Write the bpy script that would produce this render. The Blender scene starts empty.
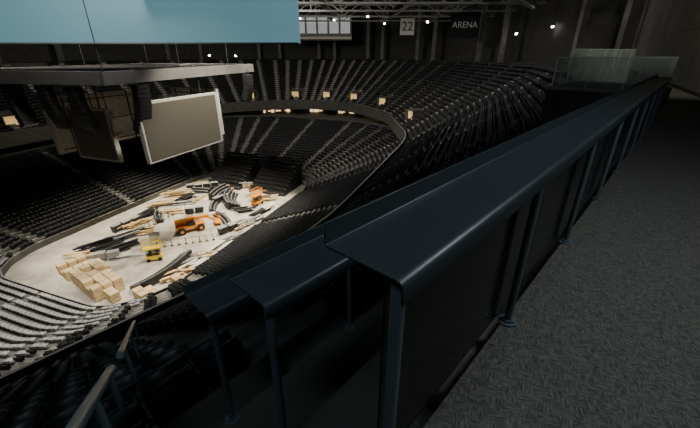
import bpy, math, random
import numpy as np
from mathutils import Vector, Matrix
random.seed(4)
rad=math.radians
# ------------------------------------------------------------------ helpers
def nodemat(name):
    m=bpy.data.materials.new(name); m.use_nodes=True
    nt=m.node_tree; b=nt.nodes['Principled BSDF']
    return m,nt,b
def mat(name,col,rough=.7,metal=0.,noise=.25,scale=3.,emit=0.,bump=0.,spec=None):
    m,nt,b=nodemat(name)
    b.inputs['Roughness'].default_value=rough; b.inputs['Metallic'].default_value=metal
    if spec is not None: b.inputs['Specular IOR Level'].default_value=spec
    tc=nt.nodes.new('ShaderNodeTexCoord'); n=nt.nodes.new('ShaderNodeTexNoise')
    n.inputs['Scale'].default_value=scale; n.inputs['Detail'].default_value=5
    nt.links.new(tc.outputs['Object'],n.inputs['Vector'])
    r=nt.nodes.new('ShaderNodeValToRGB')
    r.color_ramp.elements[0].position=.3; r.color_ramp.elements[1].position=.7
    r.color_ramp.elements[0].color=[c*(1-noise) for c in col]+[1]
    r.color_ramp.elements[1].color=[min(1,c*(1+noise)) for c in col]+[1]
    nt.links.new(n.outputs['Fac'],r.inputs['Fac']); nt.links.new(r.outputs['Color'],b.inputs['Base Color'])
    if emit:
        nt.links.new(r.outputs['Color'],b.inputs['Emission Color']); b.inputs['Emission Strength'].default_value=emit
    if bump:
        bp=nt.nodes.new('ShaderNodeBump'); bp.inputs['Strength'].default_value=bump; bp.inputs['Distance'].default_value=.02
        nt.links.new(n.outputs['Fac'],bp.inputs['Height']); nt.links.new(bp.outputs['Normal'],b.inputs['Normal'])
    return m
class M:
    def __init__(s): s.v=[];s.f=[];s.mi=[];s.sm=[];s.mats=[]
    def m(s,mt):
        if mt not in s.mats: s.mats.append(mt)
        return s.mats.index(mt)
    def poly(s,pts,faces,mt,smooth=False):
        o=len(s.v); s.v+= [tuple(p) for p in pts]; k=s.m(mt)
        for f in faces: s.f.append([i+o for i in f]); s.mi.append(k); s.sm.append(smooth)
    def box(s,c,sz,mt,rz=0,R=None):
        x,y,z=[q/2 for q in sz]
        if R is None: R=Matrix.Rotation(rz,3,'Z')
        P=[Vector(c)+R@Vector((a*x,b*y,d*z)) for d in(-1,1) for a,b in((-1,-1),(1,-1),(1,1),(-1,1))]
        s.poly(P,[(0,3,2,1),(4,5,6,7),(0,1,5,4),(1,2,6,5),(2,3,7,6),(3,0,4,7)],mt)
    def beam(s,p0,p1,w,h,mt):
        p0=Vector(p0);p1=Vector(p1);d=p1-p0
        q=d.to_track_quat('Y','Z').to_matrix()
        s.box((p0+p1)/2,(w,d.length,h),mt,R=q)
    def cyl(s,p0,p1,r,mt,n=12,r2=None):
        p0=Vector(p0);p1=Vector(p1);q=(p1-p0).to_track_quat('Z','Y').to_matrix()
        if r2 is None:r2=r
        P=[];
        for i in range(n):
            a=2*math.pi*i/n; u=q@Vector((math.cos(a),math.sin(a),0)); P+=[p0+u*r,p1+u*r2]
        s.poly(P,[(2*i,(2*i+2)%(2*n),(2*i+3)%(2*n),2*i+1) for i in range(n)],mt,True)
        s.poly([P[2*i] for i in range(n)],[tuple(range(n))[::-1]],mt)
        s.poly([P[2*i+1] for i in range(n)],[tuple(range(n))],mt)
    def build(s,name,parent=None,origin=None):
        me=bpy.data.meshes.new(name)
        vs=s.v
        if origin is not None: vs=[(a-origin[0],b-origin[1],c-origin[2]) for a,b,c in vs]
        me.from_pydata(vs,[],s.f)
        for q in s.mats: me.materials.append(q)
        me.polygons.foreach_set('material_index',s.mi); me.polygons.foreach_set('use_smooth',s.sm); me.update()
        o=bpy.data.objects.new(name,me); bpy.context.collection.objects.link(o)
        if origin is not None:o.location=origin
        if parent:o.parent=parent
        return o
def empty(name):
    e=bpy.data.objects.new(name,None); bpy.context.collection.objects.link(e); return e
def bulk(name,parts,parent=None):
    V=[];F=[];MI=[];mats=[];off=0
    for tv,tf,pos,tan,out,mt in parts:
        if len(pos)==0: continue
        tv=np.array(tv,float);tf=np.array(tf,int);pos=np.array(pos);tan=np.array(tan);out=np.array(out)
        N=len(pos);K=len(tv)
        v=pos[:,None,:]+tv[None,:,0:1]*tan[:,None,:]+tv[None,:,1:2]*out[:,None,:]
        v[:,:,2]+=tv[None,:,2]
        V.append(v.reshape(-1,3))
        F.append((tf[None]+(np.arange(N)*K)[:,None,None]+off).reshape(-1,4)); off+=N*K
        if mt not in mats:mats.append(mt)
        MI.append(np.full(N*len(tf),mats.index(mt)))
    V=np.concatenate(V);F=np.concatenate(F);MI=np.concatenate(MI)
    me=bpy.data.meshes.new(name); me.vertices.add(len(V)); me.vertices.foreach_set('co',V.ravel())
    me.loops.add(F.size); me.loops.foreach_set('vertex_index',F.ravel().astype(np.int32))
    me.polygons.add(len(F)); me.polygons.foreach_set('loop_start',(np.arange(len(F))*4).astype(np.int32))
    try: me.polygons.foreach_set('loop_total',np.full(len(F),4,np.int32))
    except Exception: pass
    for q in mats: me.materials.append(q)
    me.polygons.foreach_set('material_index',MI.astype(np.int32)); me.update(calc_edges=True); me.validate()
    o=bpy.data.objects.new(name,me); bpy.context.collection.objects.link(o)
    if parent:o.parent=parent
    return o
def boxT(x0,x1,y0,y1,z0,z1,tilt=0):
    v=[]
    for z in(z0,z1):
        for x,y in((x0,y0),(x1,y0),(x1,y1),(x0,y1)): v.append((x,y+tilt*(z-z0),z))
    return v,[(0,3,2,1),(4,5,6,7),(0,1,5,4),(1,2,6,5),(2,3,7,6),(3,0,4,7)]
def joinT(*ts):
    V=[];F=[]
    for v,f in ts:
        o=len(V);V+=v;F+=[tuple(i+o for i in q) for q in f]
    return V,F

# ------------------------------------------------------------------ materials
concD=mat('dark_concrete',(.07,.068,.06),.85,noise=.3,scale=1.5)
concU=mat('upper_deck_concrete',(.075,.073,.067),.85,noise=.25,scale=1.2)
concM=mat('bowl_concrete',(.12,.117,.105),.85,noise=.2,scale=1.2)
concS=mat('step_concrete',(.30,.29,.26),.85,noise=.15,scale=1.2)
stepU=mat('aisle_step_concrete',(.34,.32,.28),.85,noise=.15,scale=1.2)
bleachM=mat('bleacher_grey',(.42,.42,.41),.6,noise=.12,scale=1)
wallM=mat('wall_concrete',(.18,.172,.15),.8,noise=.25,scale=.6,bump=.2)
seatM=mat('seat_plastic',(.015,.016,.018),.45,noise=.4,scale=.7)
railM=mat('rail_powder_coat',(.045,.060,.068),.38,metal=.3,noise=.06,scale=8)
postM=mat('post_paint',(.13,.17,.20),.4,metal=.2,noise=.06,scale=8)
panelM,_nt,_b=nodemat('tinted_guard_glass')
_b.inputs['Base Color'].default_value=(.006,.007,.007,1);_b.inputs['Roughness'].default_value=.12;_b.inputs['Alpha'].default_value=.72
steelM=mat('roof_steel',(.19,.19,.18),.6,noise=.2,scale=1)
roofM=mat('roof_deck',(.06,.06,.055),.9,noise=.2,scale=1)
blackM=mat('black_metal',(.015,.015,.016),.5,noise=.3,scale=2)
frameM=mat('scoreboard_frame',(.08,.08,.08),.6,noise=.15,scale=1)
screenM=mat('screen_surface',(.055,.053,.043),.5,noise=.04,scale=.4)
screenD=mat('screen_surface_dark',(.07,.07,.06),.6,noise=.05,scale=.4)
woodM=mat('lumber',(.62,.44,.22),.8,noise=.25,scale=2)
ply=mat('plywood',(.66,.49,.27),.8,noise=.2,scale=1)
orangeM=mat('orange_paint',(.85,.30,.015),.4,noise=.08,scale=2)
yellowM=mat('yellow_paint',(.85,.62,.04),.4,noise=.08,scale=2)
rubber=mat('rubber',(.02,.02,.02),.9,noise=.2,scale=3)
whiteM=mat('white_sheet',(.75,.73,.68),.7,noise=.1,scale=2)
greyM=mat('grey_panel',(.30,.30,.29),.7,noise=.15,scale=2)
ductM=mat('duct_metal',(.5,.51,.52),.4,metal=.3,noise=.1,scale=2)
lampM=mat('lamp_lens',(1,.96,.88),.5,noise=.01,emit=30.)
warmM=mat('club_light',(1,.72,.38),.5,noise=.01,emit=1.6)
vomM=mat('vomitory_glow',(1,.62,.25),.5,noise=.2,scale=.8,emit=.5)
winM=mat('lit_window',(.8,.85,.85),.5,noise=.15,scale=.5,emit=.25)
bannerB=mat('banner_black',(.012,.012,.014),.8,noise=.1)
bannerW=mat('banner_white',(.7,.7,.68),.8,noise=.05)
floorM,nt,b=nodemat('event_floor_concrete')
tc=nt.nodes.new('ShaderNodeTexCoord');n1=nt.nodes.new('ShaderNodeTexNoise');n1.inputs['Scale'].default_value=.35;n1.inputs['Detail'].default_value=8;n1.inputs['Roughness'].default_value=.65
r=nt.nodes.new('ShaderNodeValToRGB');r.color_ramp.elements[0].position=.35;r.color_ramp.elements[0].color=(.34,.31,.26,1);r.color_ramp.elements[1].position=.62;r.color_ramp.elements[1].color=(.60,.56,.46,1)
nt.links.new(tc.outputs['Object'],n1.inputs['Vector']);nt.links.new(n1.outputs['Fac'],r.inputs['Fac']);nt.links.new(r.outputs['Color'],b.inputs['Base Color']);b.inputs['Roughness'].default_value=.6
tealGlowM,nt,b=nodemat('teal_board_glow')  # emission stands in for the teal light falling on the board
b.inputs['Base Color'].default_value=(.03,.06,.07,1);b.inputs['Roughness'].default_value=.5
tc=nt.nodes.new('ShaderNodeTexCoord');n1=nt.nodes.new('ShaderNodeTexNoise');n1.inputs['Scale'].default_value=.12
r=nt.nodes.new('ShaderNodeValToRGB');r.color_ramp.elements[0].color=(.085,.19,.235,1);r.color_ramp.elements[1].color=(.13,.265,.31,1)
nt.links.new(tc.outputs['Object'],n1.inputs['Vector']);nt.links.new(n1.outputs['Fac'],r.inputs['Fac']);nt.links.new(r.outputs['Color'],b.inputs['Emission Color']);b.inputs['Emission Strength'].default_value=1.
# carpet
carpM,nt,b=nodemat('carpet_tiles')
tc=nt.nodes.new('ShaderNodeTexCoord')
mp=nt.nodes.new('ShaderNodeMapping');mp.inputs['Rotation'].default_value=(0,0,rad(20));nt.links.new(tc.outputs['Object'],mp.inputs['Vector'])
def stretched(sx,sy):
    q=nt.nodes.new('ShaderNodeMapping');q.inputs['Scale'].default_value=(sx,sy,1);nt.links.new(mp.outputs['Vector'],q.inputs['Vector'])
    n=nt.nodes.new('ShaderNodeTexNoise');n.inputs['Scale'].default_value=1;n.inputs['Detail'].default_value=2;nt.links.new(q.outputs['Vector'],n.inputs['Vector']);return n
na=stretched(170,24);nb=stretched(24,170)
ck=nt.nodes.new('ShaderNodeTexChecker');ck.inputs['Scale'].default_value=12.;nt.links.new(mp.outputs['Vector'],ck.inputs['Vector'])
ck.inputs['Color1'].default_value=(.1,.1,.1,1);ck.inputs['Color2'].default_value=(.9,.9,.9,1)
mx=nt.nodes.new('ShaderNodeMix');mx.data_type='FLOAT'
nt.links.new(ck.outputs['Color'],mx.inputs[0]);nt.links.new(na.outputs['Fac'],mx.inputs[2]);nt.links.new(nb.outputs['Fac'],mx.inputs[3])
r=nt.nodes.new('ShaderNodeValToRGB');r.color_ramp.elements[0].position=.38;r.color_ramp.elements[0].color=(.050,.052,.044,1);r.color_ramp.elements[1].position=.66;r.color_ramp.elements[1].color=(.17,.168,.14,1)
nt.links.new(mx.outputs[0],r.inputs['Fac']);nt.links.new(r.outputs['Color'],b.inputs['Base Color']);b.inputs['Roughness'].default_value=.95
bp=nt.nodes.new('ShaderNodeBump');bp.inputs['Strength'].default_value=.3;bp.inputs['Distance'].default_value=.003
nt.links.new(mx.outputs[0],bp.inputs['Height']);nt.links.new(bp.outputs['Normal'],b.inputs['Normal'])
glassM,nt,b=nodemat('guard_glass')
b.inputs['Base Color'].default_value=(.55,.68,.62,1);b.inputs['Roughness'].default_value=.05;b.inputs['Alpha'].default_value=.16
glassE=mat('glass_edge',(.28,.42,.37),.2,noise=.05,emit=.05)

# ------------------------------------------------------------------ frames
AZ=rad(42.6)
D=Vector((math.sin(AZ),math.cos(AZ),0)); Nn=Vector((math.cos(AZ),-math.sin(AZ),0))
def W(d,L,z): return D*d+Nn*L+Vector((0,0,z))
PH=rad(20.1)
U=Vector((math.sin(PH),math.cos(PH),0)); Vv=Vector((math.cos(PH),-math.sin(PH),0))
PS0=math.atan2(Nn.dot(Vv),Nn.dot(U))
def ell(a,b): return lambda c,s: math.sqrt((a*c)**2+(b*s)**2)
def rr(a,b,r): return lambda c,s: r+(a-r)*abs(c)+(b-r)*abs(s)
def mixf(f,g,w=.5): return lambda c,s: (1-w)*f(c,s)+w*g(c,s)
A0,B0=71.,48.
h0=ell(A0,B0)(math.cos(PS0),math.sin(PS0))
C=Vector((-26,49,0)); C+=Nn*((-.5-h0)-Nn.dot(C))
NS=16
def ring(hf,z,su=0.,cut=.2,sv=0.):
    C2=C+U*su+Vv*sv
    lines=[]
    for j in range(NS):
        p=PS0+j*2*math.pi/NS; c,s=math.cos(p),math.sin(p)
        n=U*c+Vv*s; lines.append((n.x,n.y,hf(c,s)+n.dot(C2)))
    vs=[]
    for j in range(NS):
        a,b_,e=lines[j];c,d,f=lines[(j+1)%NS];det=a*d-b_*c
        vs.append(Vector(((e*d-b_*f)/det,(a*f-e*c)/det,0)))
    out=[]
    for j in range(NS):
        v=vs[j];pv=vs[j-1];nv=vs[(j+1)%NS]
        A=v+(pv-v)*cut;B=v+(nv-v)*cut
        for t in(0,.25,.5,.75,1): out.append(A*(1-t)**2+v*2*t*(1-t)+B*t*t)
        out.append((v+nv)/2)
    return [Vector((p.x,p.y,z)) for p in out]
def kf(k): return ell(A0-k/.987,B0-k/.987)
def strip(m,r1,r2,mt):
    n=len(r1); m.poly(r1+r2,[(i,(i+1)%n,n+(i+1)%n,n+i) for i in range(n)],mt)
def atz(r,z): return [Vector((p.x,p.y,z)) for p in r]

def resample(pl,ts):
    P=[np.array(p) for p in pl];L=[0]
    for a,b_ in zip(P,P[1:]):L.append(L[-1]+np.linalg.norm(b_-a))
    out=[]
    for t in ts:
        x=t*L[-1];i=0
        while i<len(P)-2 and x>L[i+1]: i+=1
        f=(x-L[i])/(L[i+1]-L[i]+1e-9); tg=(P[i+1]-P[i])/(np.linalg.norm(P[i+1]-P[i])+1e-9)
        out.append((P[i]+(P[i+1]-P[i])*f,tg))
    return out,L[-1]
def row_items(outer,inner,frac,seats,steps,sp=.54,keep=lambda p:True,split=True,aw=1.1,secs=((2,5),(5,8))):
    n=len(outer)
    mid=[o.lerp(i,frac) for o,i in zip(outer,inner)]
    for j in range(NS):
        for a,b_ in secs:
            pl=[mid[(6*j+q)%n] for q in range(a,b_+1)]
            segs=2 if split else 1
            _,L=resample(pl,[0])
            for sgi in range(segs):
                l=L/segs;N=int((l-aw)/sp)
                if N<1: continue
                x0=sgi*l+(l-N*sp)/2+sp/2
                pts,_=resample(pl,[(x0+k*sp)/L for k in range(N)])
                for p,t in pts:
                    if p[1]>-5 and keep(p): seats.append((p,t,np.array((-t[1],t[0],0))))
                (p,t),=resample(pl,[sgi*l/L])[0]
                if p[1]>-5: steps.append((p,t,np.array((-t[1],t[0],0))))
def unz(l): return [x[0] for x in l],[x[1] for x in l],[x[2] for x in l]
seatT=joinT(boxT(-.25,.25,.08,.13,.34,.86,.18),boxT(-.23,.23,-.06,.0,.36,.80,-.12))
seatN=joinT(boxT(-.225,.225,.08,.12,.36,.78,.18),boxT(-.18,.18,.156,.196,.78,.87,.18),boxT(-.21,.21,-.04,.03,.40,.80,-.12),
            boxT(-.265,-.235,-.12,.14,.58,.63),boxT(-.26,-.24,.04,.10,0,.58),boxT(.235,.265,-.12,.14,.58,.63))

# ------------------------------------------------------------------ upper deck
NR=22;TR=.75;RI=.5
UR=[ring(kf(i*TR),0) for i in range(NR+1)]
VOM=[(i*6+5)%96 for i in range(NS)]
vpos=[]
for i in VOM:
    p=UR[17][i]
    if p.y>40 and p.length>58: vpos.append(p)
m=M()
sU=[];tU=[]
for i in range(1,NR+1):
    z=-1.7-RI*i
    strip(m,atz(UR[i-1],z+RI),atz(UR[i-1],z),concU)
    strip(m,atz(UR[i-1],z),atz(UR[i],z),concU)
    def keep(p,i=i):
        d=D.dot(Vector(p))
        if 16<=i<=20:
            for q in vpos:
                if (q.x-p[0])**2+(q.y-p[1])**2<4.4: return False
        return not(i<=3 and .4<d<16) and not (14.6<d<20 and Nn.dot(Vector(p))>-4.6)
    row_items(atz(UR[i-1],z),atz(UR[i],z),.45,sU,tU,keep=keep)
zr=-1.7-RI*NR
strip(m,atz(UR[NR],-11.65),atz(UR[NR],-14.1),concD)
rin=ring(kf(NR*TR-.15),0)
strip(m,atz(UR[NR],-11.65),atz(rin,-11.65),greyM); strip(m,atz(rin,-11.65),atz(rin,zr),concD)
back=ring(ell(60,38),0)
strip(m,atz(UR[NR],-14.1),atz(back,-14.1),concD)
m.build('upper_seating_deck')
near=[s for s in sU if np.linalg.norm(s[0])<22]; far=[s for s in sU if np.linalg.norm(s[0])>=22]
stepT=boxT(-.45,.45,-.05,.3375,0,.25)
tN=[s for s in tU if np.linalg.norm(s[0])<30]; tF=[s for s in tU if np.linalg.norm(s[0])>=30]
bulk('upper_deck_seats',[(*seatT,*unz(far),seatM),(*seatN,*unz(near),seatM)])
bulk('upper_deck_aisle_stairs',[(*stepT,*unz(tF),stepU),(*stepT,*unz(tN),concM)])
m=M()
for p in vpos:
    dirc=(C-Vector((p.x,p.y,0))).normalized();ang=math.atan2(dirc.y,dirc.x)
    zt=-1.7-.5*17
    side=Vector((-dirc.y,dirc.x,0))
    for s_ in(-1,1):
        c=Vector((p.x,p.y,zt))+side*s_*1.15
        m.box((c.x,c.y,zt-.5),(3.0,.18,2.2),concM,rz=ang)
    m.box((p.x,p.y,zt+.65),(3.0,2.5,.15),concM,rz=ang)
    c=Vector((p.x,p.y,0))+dirc*.9; m.box((c.x,c.y,zt-.3),(.1,2.1,1.8),vomM,rz=ang)
m.build('vomitory_portals')

# ------------------------------------------------------------------ lower bowl
NL=24;SU=1.8;ZB=-23.5;RL=.31
def lf(j): return mixf(ell(21.5+1.02*j,12.6+.82*j),rr(21.5+1.02*j,12.2+.82*j,4+.8*j),.75)
LR=[ring(lf(j),0,SU) for j in range(NL+1)]
m=M();sL=[];tL=[];bl=[]
strip(m,atz(LR[0],-24),atz(LR[0],ZB+.35),concM)
strip(m,atz(LR[0],ZB+.35),atz(ring(lf(.12),0,SU),ZB+.35),concS)
def isbl(p):
    q=Vector(p)-C; return q.dot(U)<-17 and q.dot(Vv)<12
for j in range(NL):
    z=ZB+RL*j
    if j: strip(m,atz(LR[j],z-RL),atz(LR[j],z),concM)
    strip(m,atz(LR[j],z),atz(LR[j+1],z),concM)
    row_items(atz(LR[j+1],z),atz(LR[j],z),.4,sL,tL,sp=.56,keep=lambda p:not isbl(p),split=False)
    tmp=[];row_items(atz(LR[j+1],z),atz(LR[j],z),.4,bl,tmp,sp=.56,keep=isbl,split=False,secs=((5,11),),aw=.4)
ztop=ZB+RL*NL
strip(m,atz(LR[NL],ztop-RL),atz(LR[NL],ztop+.9),concD)
strip(m,atz(LR[NL],ztop),atz(back,ztop),concM); strip(m,atz(back,ztop),atz(back,-14.1),concM)
m.build('lower_seating_bowl')
bulk('lower_bowl_seats',[(*seatT,*unz(sL),seatM)])
bulk('bleacher_benches',[(*joinT(boxT(-.29,.29,-.22,.24,.38,.45),boxT(-.28,.28,.20,.25,.45,.62),boxT(-.04,.04,-.1,.15,0,.38)),*unz(bl),bleachM)])
bulk('lower_bowl_aisle_stairs',[(*boxT(-.5,.5,-.1,.4,0,.155),*unz([t for t in tL if not isbl(t[0])]),concS)])
m=M()
cl=ring(ell(59.6,37.6),-15.2)
for i in range(len(cl)):
    for _ in range(2):
        if random.random()<.4:
            a=cl[i];b_=cl[(i+1)%len(cl)];t=random.random();q=a.lerp(b_,t);ang=math.atan2((b_-a).y,(b_-a).x)
            m.box((q.x,q.y,-15.2),(random.choice((.5,.8,1.5)),.1,random.choice((.3,.9))),warmM,rz=ang)
m.build('club_level_lit_doorways')

m=M();fr=ring(lf(0.2),-24,SU);m.poly(fr,[tuple(range(len(fr)))],floorM);m.build('floor')
m=M();oc=ring(kf(-14),0)
strip(m,atz(UR[0],-1.7),atz(oc,-1.7),carpM)
m.build('floor_concourse')
m=M();strip(m,atz(oc,-1.7),atz(oc,12.5),roofM);m.build('wall_outer')
m=M();rf=atz(oc,12.5);m.poly(rf,[tuple(range(len(rf)))],roofM);m.build('ceiling')
m=M();wa=rad(32);wd=Vector((math.sin(wa),math.cos(wa),0));p0=Vector((15.1,15.8,0))
a=p0+wd*-24;e=p0+wd*40;pn=Vector((wd.y,-wd.x,0))
for k in range(8):
    q0=a+(e-a)*(k/8);q1=a+(e-a)*((k+1)/8)-wd*.03
    for z0,z1 in((-1.7,1.2),(1.23,4.2),(4.23,9)):
        c=(q0+q1)/2+pn*.2;m.box((c.x,c.y,(z0+z1)/2),((q1-q0).length,.4,z1-z0),wallM,rz=math.atan2(wd.y,wd.x))
m.build('wall_right')
m=M();c=(a+e)/2-pn*.02;m.box((c.x,c.y,-1.63),((e-a).length,.03,.14),blackM,rz=math.atan2(wd.y,wd.x));m.build('baseboard_right')

# ------------------------------------------------------------------ drink rails
def drink_rail(name,drop,off,d0,d1,zf,posts):
    par=empty(name)
    prof=[(-.750,-.500),(-.750,-.575),(-.747,-.582),(-.740,-.585),(-.462,-.585),(-.448,-.588),(-.438,-.596),(-.433,-.610),(-.431,-.660)]
    P=[];F=[];n=len(prof)
    for q in(d0,d1):
        P+=[W(q,L-off,z-drop) for L,z in prof]
    me=M();me.poly(P,[(i,i+1,n+i+1,n+i) for i in range(n-1)],railM,True)
    o=me.build('tray',par)
    s=o.modifiers.new('s','SOLIDIFY');s.thickness=.009;s.offset=0
    b_=o.modifiers.new('b','BEVEL');b_.width=.002;b_.segments=2;b_.limit_method='ANGLE';b_.angle_limit=rad(50)
    me=M()
    for q in posts:
        me.cyl(W(q,-.475-off,zf),W(q,-.475-off,-.60-drop),.024,postM,28)
        me.cyl(W(q,-.475-off,zf),W(q,-.475-off,zf+.012),.06,postM,28)
        me.cyl(W(q,-.475-off,zf+.012),W(q,-.475-off,zf+.03),.036,postM,28)
        me.beam(W(q,-.72-off,-.597-drop),W(q,-.45-off,-.597-drop),.05,.010,postM)
        for sx,sy in((.04,0),(-.04,0),(0,.04),(0,-.04)): me.cyl(W(q+sx,-.475-off+sy,zf+.01),W(q+sx,-.475-off+sy,zf+.02),.008,postM,8)
    me.build('posts',par)
    return par
posts=[.735,2.14,3.68,5.22,6.76,8.3,9.84,11.4,12.9]
drink_rail('drink_rail',0,0,.69,13.6,-1.7,posts)
drink_rail('drink_rail',.5,.75,.69,13.5,-2.2,posts)
drink_rail('drink_rail',1.0,1.5,.69,13.5,-2.7,posts)
m=M();m.box(W(7.1,-.535,-1.16),(.012,12.7,.94),panelM,rz=-AZ);m.build('guard_glass_panel')
# aisle handrail
m=M();pts=[Vector((-1.0,.72,-1.25)),Vector((-1.74,1.83,-2.09)),Vector((-2.1,2.35,-2.5)),Vector((-4.7,5.9,-5.3))]
for a_,b_ in((0,1),(2,3)):
    m.cyl(pts[a_],pts[b_],.034,postM,16)
    for t in(.12,.5,.9):
        q=pts[a_].lerp(pts[b_],t);L=-Nn.dot(q);r_=math.ceil((L-.5)/.75);m.cyl(q,(q.x,q.y,-1.7-.5*r_),.022,postM,16)
m.build('aisle_handrail')

# glass platform
par=empty('glass_guarded_platform')
m=M();m.box(W(17.2,-2.2,-2.7),(3.4,4.2,3.0),concD,rz=-AZ);m.build('platform',par)
m=M();g=M()
def pane(p,q,z0,z1):
    n=max(1,round((q-p).length/1.1))
    for k in range(n):
        a=p.lerp(q,(k+.02)/n);b_=p.lerp(q,(k+.98)/n)
        dd=(b_-a);c=(a+b_)/2;ang=math.atan2(dd.y,dd.x)
        g.box((c.x,c.y,(z0+z1)/2),(dd.length,.014,z1-z0),glassM,rz=ang)
        m.box((c.x,c.y,z1+.008),(dd.length,.022,.02),glassE,rz=ang)
        m.box((a.x,a.y,(z0+z1)/2),(.02,.02,z1-z0),glassE,rz=ang)
    m.beam((p.x,p.y,z0+.05),(q.x,q.y,z0+.05),.04,.1,greyM)
pane(W(15.2,-3.8,0),W(15.2,-.6,0),-1.2,-.12)
pane(W(15.2,-3.8,0),W(19.2,-3.8,0),-1.2,-.12)
pane(W(19.2,-3.8,0),W(19.2,-.6,0),-1.2,-.12)
pane(W(20.5,-4.5,0),W(24,-2.5,0),-1.7,.2)
m.build('frames',par);g.build('panes',par)

# ------------------------------------------------------------------ scoreboard
sc=empty('center_hung_scoreboard')
s1=Vector((-19.5,40.6,0))
m=M()
def screen(c,tan,w,z0,z1,sm,out):
    ang=math.atan2(tan.y,tan.x)
    m.box((c.x,c.y,(z0+z1)/2),(w,.5,z1-z0),greyM,rz=ang)
    f=c+out*.27;m.box((f.x,f.y,(z0+z1)/2),(w-.5,.06,z1-z0-.5),sm,rz=ang)
    for t in(-.35,0,.35):
        q=c+tan*(w*t)-out*.6
        m.box((q.x,q.y,(z0+z1)/2),(.15,.15,z1-z0),blackM,rz=ang)
        m.cyl((q.x,q.y,z1-.2),(q.x,q.y,-2.2),.06,blackM,6)
    q=c-out*.6
    for z in(z0+.5,(z0+z1)/2,z1-.5): m.box((q.x,q.y,z),(w-.6,.12,.12),blackM,rz=ang)
screen(s1+U*.6,U,11.6,-10.6,-4.4,screenM,Vv)
screen(Vector((-25.2,37.2,0))-Vv*3.2+U*.2,Vv,6.2,-10.9,-5.2,screenD,-U)
screen(s1-Vv*13,U,11.6,-10.6,-4.4,screenM,-Vv)
screen(s1-Vv*6.5+U*10,Vv,8,-10.6,-4.4,screenM,U)
m.build('screens',sc)
m=M();sa=rad(13);su=Vector((math.sin(sa),math.cos(sa),0));sv=Vector((su.y,-su.x,0));c0=Vector((-21.3,32.2,0))
cc=c0+su*13.5-sv*9.5
ang=math.atan2(su.y,su.x)
m.box((cc.x,cc.y,-1.9),(27,19,.25),frameM,rz=ang)
for o,l,w in((sv*9.5,27,.4),(-sv*9.5,27,.4)): m.box((cc+o+Vector((0,0,-1.95))),(l+.4,w,1.1),frameM,rz=ang)
for o in(su*13.5,-su*13.5): m.box((cc+o+Vector((0,0,-1.95))),(.4,19.4,1.1),frameM,rz=ang)
for k in range(-4,5):
    m.box(cc+su*k*3+Vector((0,0,-1.6)),(.25,18.6,.4),blackM,rz=ang)
for a_ in(-11,0,11):
    for b_ in(-7,7):
        q=cc+su*a_+sv*b_;m.cyl((q.x,q.y,-1.8),(q.x,q.y,12.4),.05,blackM,6)
m.build('rigging_frame',sc)
m=M()
def array(p,aim,n=10):
    z=p.z;q=Vector((p.x,p.y,0));R0=math.atan2(aim.y,aim.x)
    m.cyl((p.x,p.y,p.z+.2),(p.x,p.y,-2),.05,blackM,6)
    for k in range(n):
        tilt=rad(3*k)
        R=Matrix.Rotation(R0,3,'Z')@Matrix.Rotation(tilt,3,'Y')
        m.box((q.x,q.y,z),(.8,1.4,.36),blackM,R=R)
        q=q-aim*.40*math.sin(tilt);z-=.40*math.cos(tilt)
array(Vector((-25.2,33.5,-2.9)),-U);array(Vector((-28.4,34.2,-2.9)),-U)
array(Vector((-20.6,36.2,-2.9)),Vv,12);array(Vector((-14.8,54,-2.9)),Vv,9);array(Vector((-33,36,-2.9)),-Vv)
m.build('line_array_speakers',sc)

par=empty('glowing_teal_board')  # hanging board, not a lit screen; its glow imitates light on it
m=M();m.box((-25.7,36,4.2),(42,1.6,6.6),tealGlowM);m.build('board_face',par)
m=M();m.box((-25.7,35.1,.88),(42.1,.3,.12),frameM)
for x in(-45,-32,-19,-6): m.cyl((x,36.5,7.4),(x,36.5,12.5),.08,blackM,8)
m.build('edge_trim',par)
m=M();m.box((-11.3,34.6,4.75),(13.2,1.0,.9),tealGlowM);m.box((-11.3,34.4,4.25),(13.2,1.0,.06),frameM);m.build('upper_band',par)

# ------------------------------------------------------------------ roof trusses
m=M()
for y in(58,70,82,94,106):
    hw=44
    xs=[-30+x for x in range(-hw,hw+21,6)]
    m.beam((xs[0],y,8.0),(xs[-1],y,8.0),.35,.35,steelM);m.beam((xs[0],y,11.6),(xs[-1],y,11.6),.35,.35,steelM)
    for i in range(len(xs)-1):
        m.beam((xs[i],y,8),(xs[i+1],y,11.6) ,.2,.2,steelM) if i%2==0 else m.beam((xs[i],y,11.6),(xs[i+1],y,8),.2,.2,steelM)
        m.beam((xs[i],y,8),(xs[i],y,11.6),.15,.15,steelM)
for x in(-20,-6,8,22):
    m.beam((x,56,9.5),(x,108,9.5),.25,.3,steelM)
    m.beam((x+1.2,56,8.2),(x+1.2,108,8.2),1.0,.08,blackM)
m.build('roof_trusses')
m=M();m.cyl((16,46,7.0),(30,66,7.2),.55,ductM,20);m.build('ventilation_duct')
m=M()
for p in((-4,100,7.6),(4,90,7.5),(-12,96,7.6),(18,92,6.6),(34,80,3.6),(27,97,6.6),(9,103,7),(-18,108,7.4),(38,74,4.5),(-30,100,-.6),(-36,98,-.5),(44,66,3.2)):
    m.cyl(p,(p[0],p[1],p[2]+.3),.2,lampM,12);m.cyl((p[0],p[1],p[2]+.3),(p[0],p[1],p[2]+.6),.35,blackM,12,.15);m.cyl((p[0],p[1],p[2]+.6),(p[0],p[1],11.8),.03,blackM,5)
m.build('roof_work_lights')
m=M()
m.box((-8,117,7),(17,3,6.6),steelM)
for k in range(5):
    m.box((-14.6+3.3*k,115.4,7.6),(2.7,.2,4.2),winM)
m.box((-8,115,4.3),(17,.5,.6),whiteM)
m.build('press_box')
rc=ring(kf(-8),0)
m=M()
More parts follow.
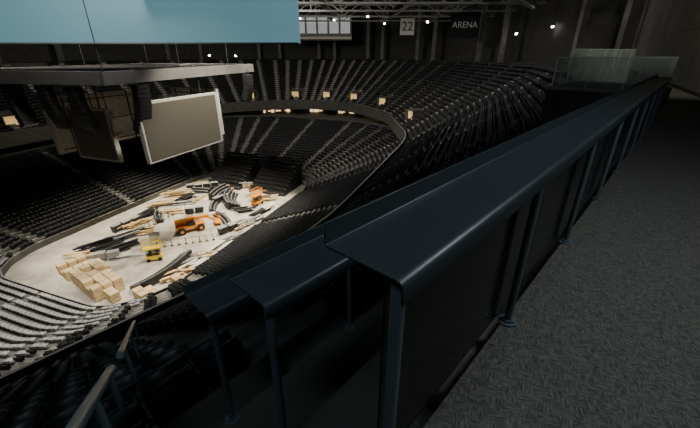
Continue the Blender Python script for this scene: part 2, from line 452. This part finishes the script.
for i in range(0,96,3):
    if rc[i].y>30: m.box((rc[i].x,rc[i].y,5.2),(.9,.9,13.8),wallM)
m.build('concourse_columns')
def banner(name,x,y,z0,z1,w,bg,fg,txt,sz):
    par=empty(name);m=M();m.box((x,y,(z0+z1)/2),(w,.06,z1-z0),bg);m.cyl((x-w/2,y,z1),(x+w/2,y,z1),.08,blackM,8)
    m.cyl((x-w/2+.2,y,z1),(x-w/2+.2,y,11.6),.03,blackM,5);m.cyl((x+w/2-.2,y,z1),(x+w/2-.2,y,11.6),.03,blackM,5)
    m.build('cloth',par)
    cu=bpy.data.curves.new('lettering','FONT');cu.body=txt;cu.size=sz;cu.align_x='CENTER';cu.align_y='CENTER';cu.extrude=.01
    o=bpy.data.objects.new('lettering',cu);bpy.context.collection.objects.link(o);o.rotation_euler=(rad(90),0,0);o.location=(x,y-.06,(z0+z1)/2);cu.materials.append(fg);o.parent=par
banner('number_banner',14.6,100.5,4.4,8.2,3.6,bannerW,bannerB,'22',2.9)
banner('sponsor_banner',25.0,86,3.2,8.2,6.4,bannerB,bannerW,'ARENA',1.7)

# ------------------------------------------------------------------ floor items
Z=-24
def infl(x,y,mv=10.8):
    q=Vector((x,y,0))-C; v=q.dot(Vv); u=q.dot(U)
    v2=max(-mv,min(mv,v)); q2=C+U*u+Vv*v2
    return q2.x,q2.y
def stack(m,x,y,nx,ny,nz,s,mt,rz):
    R=Matrix.Rotation(rz,3,'Z')
    for i in range(nx):
        for j in range(ny):
            h=nz if random.random()<.75 else max(1,nz-1)
            for k in range(h):
                q=R@Vector(((i-(nx-1)/2)*s[0]*1.12,(j-(ny-1)/2)*s[1]*1.12,0))
                m.box((x+q.x,y+q.y,Z+.15+s[2]*(k+.5)),(s[0],s[1],s[2]*.9),mt,rz=rz+random.uniform(-.05,.05))
            for o in(-.35,0,.35):
                q=R@Vector(((i-(nx-1)/2)*s[0]*1.12+o*s[0],(j-(ny-1)/2)*s[1]*1.12,0));m.box((x+q.x,y+q.y,Z+.075),(.12,s[1],.15),woodM,rz=rz)
for x,y,nx,ny,nz in((-28.6,32.6,6,3,3),(-33.2,35.6,3,3,2),(-26.0,30.6,3,1,2),(-30.8,36.4,3,1,1),(-22.0,30.6,2,2,2),(-19.4,32.6,2,1,2)):
    m=M();stack(m,x,y,nx,ny,nz,(.95,.9,.5),ply,rad(-35));m.build('crate_stack')
def planks(name,x,y,L,n,ang,mt,spread=.9,z=0):
    x,y=infl(x,y)
    m=M()
    for k in range(n):
        a=ang+random.uniform(-.12,.12);l=L*random.uniform(.7,1)
        m.box((x+random.uniform(-spread,spread),y+random.uniform(-spread,spread),Z+.06+.13*(k//2)),(l,.35,.12),mt,rz=a)
    m.build(name)
for x,y,L,n,a,mt in((-32.2,60.6,5,14,.3,woodM),(-32.4,55.9,4.5,12,.5,ply),(-29.2,66,5,9,.1,woodM),(-30,58,4,12,1.2,blackM),(-34.0,41.5,5,14,.9,blackM),(-32.6,43.9,5,12,.85,greyM),
    (-32.9,48.1,4,10,1.1,woodM),(-33.2,51.8,4,10,1.3,blackM),(-19.1,35.8,3,9,.3,woodM),(-17.8,40.6,3.5,8,1.2,whiteM),(-16.0,43.9,3,8,.9,greyM),(-15.5,58.2,4,12,.2,ply),(-15.2,51.8,3.5,10,1.1,blackM),
    (-35,39,3,9,.2,ply),(-30.5,45.8,3,8,.4,woodM),(-27.5,62.5,5,10,.2,blackM),(-25,65.5,5,8,0,ply),(-14.2,54.3,3,9,1.2,whiteM),(-20.9,37.8,3,8,.8,greyM),(-29.5,53,3,7,.2,woodM),(-17,61.5,4,9,.6,woodM),(-16.8,38.2,2.6,8,.3,ply),
    (-31.0,40.6,4,10,.8,blackM),(-28.4,39.2,2,5,.3,whiteM),(-29.5,56.5,4,9,.2,greyM),(-27,58.5,3,7,1.2,ply),(-24,62.5,3,7,.7,woodM),(-17,47.5,3,9,.9,ply),(-18,53.5,3,8,.4,blackM),(-14.5,49.5,2.6,8,1.1,greyM),(-22,52.6,2,6,.9,whiteM),
    (-20.6,34.0,3,10,.6,ply),(-17.6,36.4,2.6,9,.9,whiteM)):
    planks('lumber_pile' if mt in(woodM,ply) else 'panel_pile',x,y,L,n,a,mt)
def cases(x,y,rz,n,mt):
    x,y=infl(x,y,10)
    m=M()
    for k in range(n):
        q=Vector((x,y,0))+Matrix.Rotation(rz,3,'Z')@Vector((k*1.5,random.uniform(-.2,.2),0))
        m.box((q.x,q.y,Z+.62),(1.25,.75,.8),mt,rz=rz);m.box((q.x,q.y,Z+1.05),(1.3,.8,.08),greyM,rz=rz)
        for a in(-.5,.5):
            for b_ in(-.28,.28):
                w=Matrix.Rotation(rz,3,'Z')@Vector((a,b_,0));m.cyl((q.x+w.x-.04,q.y+w.y,Z+.11),(q.x+w.x+.04,q.y+w.y,Z+.11),.11,rubber,8)
    m.build('equipment_case')
for a in((-34.5,46,1.2,3,blackM),(-31,63.5,.3,4,blackM),(-23.5,57,1.0,2,blackM),(-18.6,45.3,.9,3,blackM),(-27.5,43.2,.4,1,whiteM),(-15.2,46.6,1.0,2,whiteM),(-26.5,52.5,.2,2,blackM),(-21,64.5,.1,3,ply),(-31.8,38,.4,2,greyM)):
    cases(*a)
# barriers / stanchion rows
m=M()
for k in range(9):
    for (bx,by,ax,ay) in((-30.6,47.5,.35,.95),(-26.2,41.2,.95,.3)):
        p=Vector((bx+ax*k*.9,by+ay*k*.9,Z));
        m.cyl(p,p+Vector((0,0,1.0)),.05,yellowM if k%2 else blackM,8);m.cyl(p,p+Vector((0,0,.06)),.22,blackM,10)
        if k: m.beam(pp+Vector((0,0,.9)) if False else p+Vector((-ax*.9,-ay*.9,.9)),p+Vector((0,0,.9)),.03,.06,greyM)
m.build('barrier_stanchions')
def riser(x,y,R,a0,a1,rows,rot,name='curved_seating_riser'):
    m=M()
    for r_ in range(rows):
        n=10
        for k in range(n):
            t=a0+(a1-a0)*(k+.5)/n+rot;rr_=R+r_*.55
            cx=x-R*math.cos((a0+a1)/2+rot)+rr_*math.cos(t);cy=y-R*math.sin((a0+a1)/2+rot)+rr_*math.sin(t)
            m.box((cx,cy,Z+.2+.15*r_),(.5,rr_*abs(a1-a0)/n*1.03,.4+.3*r_),blackM,rz=t)
            m.box((cx,cy,Z+.2+.15*r_+.23+.15*r_),(.08,rr_*abs(a1-a0)/n*.9,.03),greyM,rz=t)
    m.build(name)
riser(-22.6,35.2,13,-.3,.3,3,rad(-20));riser(-20.2,49.6,9,-.28,.28,2,rad(40));riser(-20.6,57.6,8,-.38,.38,4,rad(200));riser(-23.2,55.0,8,-.3,.3,2,rad(190));riser(-23.4,60.5,8,-.3,.3,4,rad(170))
riser(-30.6,50.6,8,-.25,.25,2,rad(-150));riser(-28.5,62,9,-.2,.2,2,rad(80))
def block(u,v,w,rows,zb,name):
    m=M();ang=math.atan2(U.y,U.x)
    for r_ in range(rows):
        c=C+U*(u+.85*r_)+Vv*v;h=.5+.5*r_
        m.box((c.x,c.y,Z+h/2),(.84,w,h),blackM,rz=ang)
        m.box((c.x-U.x*.38,c.y-U.y*.38,Z+h+.01),(.08,w,.03),greyM,rz=ang)
        n=int(w/.56)
        for k in range(n):
            q=c+Vv*((k-(n-1)/2)*.56)
            m.box((q.x,q.y,Z+h+.5),(.1,.46,.6),seatM,rz=ang)
            m.box((q.x-U.x*.2,q.y-U.y*.2,Z+h+.4),(.35,.44,.08),seatM,rz=ang)
    m.build(name)
block(15.2,-4.2,7.6,9,0,'retractable_seating');block(15.2,5.6,7.6,9,0,'retractable_seating')
def lift(name,x,y,rz,col,s=1.0):
    m=M();R=Matrix.Rotation(rz,3,'Z');T=lambda a,b,c:Vector((x,y,Z))+R@Vector((a*s,b*s,c*s))
    m.box(T(0,0,.95),(4.4*s,1.7*s,.5*s),col,rz=rz)
    for a in(-1.5,1.5):
        for b_ in(-1.05,1.05):
            m.cyl(T(a,b_-.22,.6),T(a,b_+.22,.6),.6*s,rubber,18);m.cyl(T(a,b_-.24,.6),T(a,b_+.24,.6),.28*s,col,12)
    m.box(T(-1.2,.5,1.65),(1.9*s,.8*s,.9*s),col,rz=rz)
    m.box(T(.2,-.45,1.5),(1.2*s,.8*s,.6*s),blackM,rz=rz)
    for a in(-.3,.7):
        for b_ in(-.8,-.1): m.cyl(T(a,b_,1.6),T(a,b_,2.6),.04*s,blackM,6)
    m.box(T(.2,-.45,2.62),(1.2*s,.85*s,.08*s),col,rz=rz)
    m.beam(T(-1.9,0,2.2),T(3.2,0,2.0),.42*s,.45*s,col);m.beam(T(2.6,0,2.0),T(4.0,0,1.0),.28*s,.3*s,col)
    m.cyl(T(-.4,0,1.3),T(1.2,0,2.0),.09*s,greyM,8)
    m.box(T(4.5,0,.55),(1.1*s,1.9*s,.1*s),col,rz=rz)
    for a in(4.0,5.0):
        for b_ in(-.9,0,.9): m.cyl(T(a,b_,.55),T(a,b_,1.6),.035*s,col,6)
    for b_ in(-.9,.9): m.cyl(T(4.0,b_,1.6),T(5.0,b_,1.6),.04*s,col,6)
    for a in(4.0,5.0): m.cyl(T(a,-.9,1.6),T(a,.9,1.6),.04*s,col,6)
    m.build(name)
lift('boom_lift',-23.8,46.3,rad(35),orangeM,.88)
def scissor(x,y,rz,col,base=0.):
    m=M();R=Matrix.Rotation(rz,3,'Z');T=lambda a,b,c:Vector((x,y,Z))+R@Vector((a,b,c))
    m.box(T(0,0,.5),(1.9,1.0,.5),col,rz=rz)
    for a in(-.65,.65):
        for b_ in(-.5,.5): m.cyl(T(a,b_-.09,.25),T(a,b_+.09,.25),.25,rubber,14)
    for k in range(4):
        z0=.78+.22*k
        for b_ in(-.4,.4):
            m.beam(T(-.8,b_,z0),T(.8,b_,z0+.22),.06,.07,blackM);m.beam(T(.8,b_,z0),T(-.8,b_,z0+.22),.06,.07,blackM)
    m.box(T(0,0,1.75),(2.1,1.0,.12),col,rz=rz)
    for a in(-1,0,1):
        for b_ in(-.47,.47): m.cyl(T(a,b_,1.8),T(a,b_,2.85),.035,col,6)
    for z_ in(2.3,2.85):
        for b_ in(-.47,.47): m.cyl(T(-1,b_,z_),T(1,b_,z_),.035,col,6)
        for a in(-1,1): m.cyl(T(a,-.47,z_),T(a,.47,z_),.035,col,6)
    m.build('scissor_lift')
scissor(-25.0,38.2,rad(20),yellowM);scissor(-16.2,56.2,rad(60),orangeM)
def spot(x,y,z,tx,ty,tz,P,ang,col=(1,.92,.77),size=1.0,bl=.6):
    l=bpy.data.lights.new('flood','SPOT');l.energy=P;l.spot_size=rad(ang);l.spot_blend=bl;l.color=col;l.shadow_soft_size=size
    o=bpy.data.objects.new('unseen_spot',l);bpy.context.collection.objects.link(o);o.location=(x,y,z)
    o.rotation_euler=(Vector((tx,ty,tz))-Vector((x,y,z))).to_track_quat('-Z','Y').to_euler()
m=M()
for x,y in((-8,42),(-7,60),(-30,72),(-44,44)):
    spot(x,y,10,-25,47,-24,72000,66,(1,.90,.72))
    m.cyl((x,y,10.9),(x,y,11.5),.8,blackM,16,.3);m.cyl((x,y,11.5),(x,y,12.5),.06,blackM,6)
spot(-20,18,10,-33,27,-22,34000,52,(1,.95,.88))  # extra unseen flood added to brighten the near-left bleachers
m.cyl((-20,18,10.9),(-20,18,11.5),.8,blackM,16,.3);m.cyl((-20,18,11.5),(-20,18,12.5),.06,blackM,6)
m.build('flood_light_housings')
def area(x,y,z,tx,ty,tz,P,s,col):
    l=bpy.data.lights.new('area','AREA');l.energy=P;l.size=s;l.color=col
    o=bpy.data.objects.new('unseen_area_light',l);bpy.context.collection.objects.link(o);o.location=(x,y,z)
    o.rotation_euler=(Vector((tx,ty,tz))-Vector((x,y,z))).to_track_quat('-Z','Y').to_euler()
area(-20,50,11.5,-15,80,-10,17000,8,(1,.93,.82))  # unseen fill lights added under the roof to brighten the seating
area(-20,30,11.5,-45,38,-20,8000,8,(1,.95,.86))
area(5,48,11.5,15,60,-10,2200,6,(.95,.95,1))
area(-10,78,6.0,0,95,12,600,5,(1,.97,.9))  # unseen uplight added to brighten the roof steel
# concourse: unseen cool lamp, then fill added for posts and wall
area(3.4,1.4,3.4,2.2,2.0,-1.7,135,1.2,(.86,.94,1.0))
area(-1.4,-.4,3.2,-1.6,1.0,-2.5,50,1.0,(.75,.9,1.0))  # unseen fill added over the aisle to brighten the posts
spot(9,9,5.6,18,21,4.0,3200,80,(1,.93,.8),.3)  # unseen spot added to brighten the right wall
m=M()
for x,y,z in((3.4,1.4,3.52),(-1.4,-.4,3.32),(9,9,6.0)):
    m.box((x,y,z),(1.3,1.3,.1),blackM);m.cyl((x,y,z),(x,y,12.4),.02,blackM,6)
m.build('added_light_housing')  # out-of-view housings added above the concourse and wall lights

w=bpy.data.worlds.new('w');bpy.context.scene.world=w;w.use_nodes=True
w.node_tree.nodes['Background'].inputs[0].default_value=(.6,.7,.8,1);w.node_tree.nodes['Background'].inputs[1].default_value=.01
cd=bpy.data.cameras.new('cam');cd.lens=17.9;cd.sensor_width=36;cd.clip_end=600;cd.clip_start=.05
co=bpy.data.objects.new('camera',cd);bpy.context.collection.objects.link(co);co.rotation_euler=(rad(90-24.7),0,0)
bpy.context.scene.camera=co
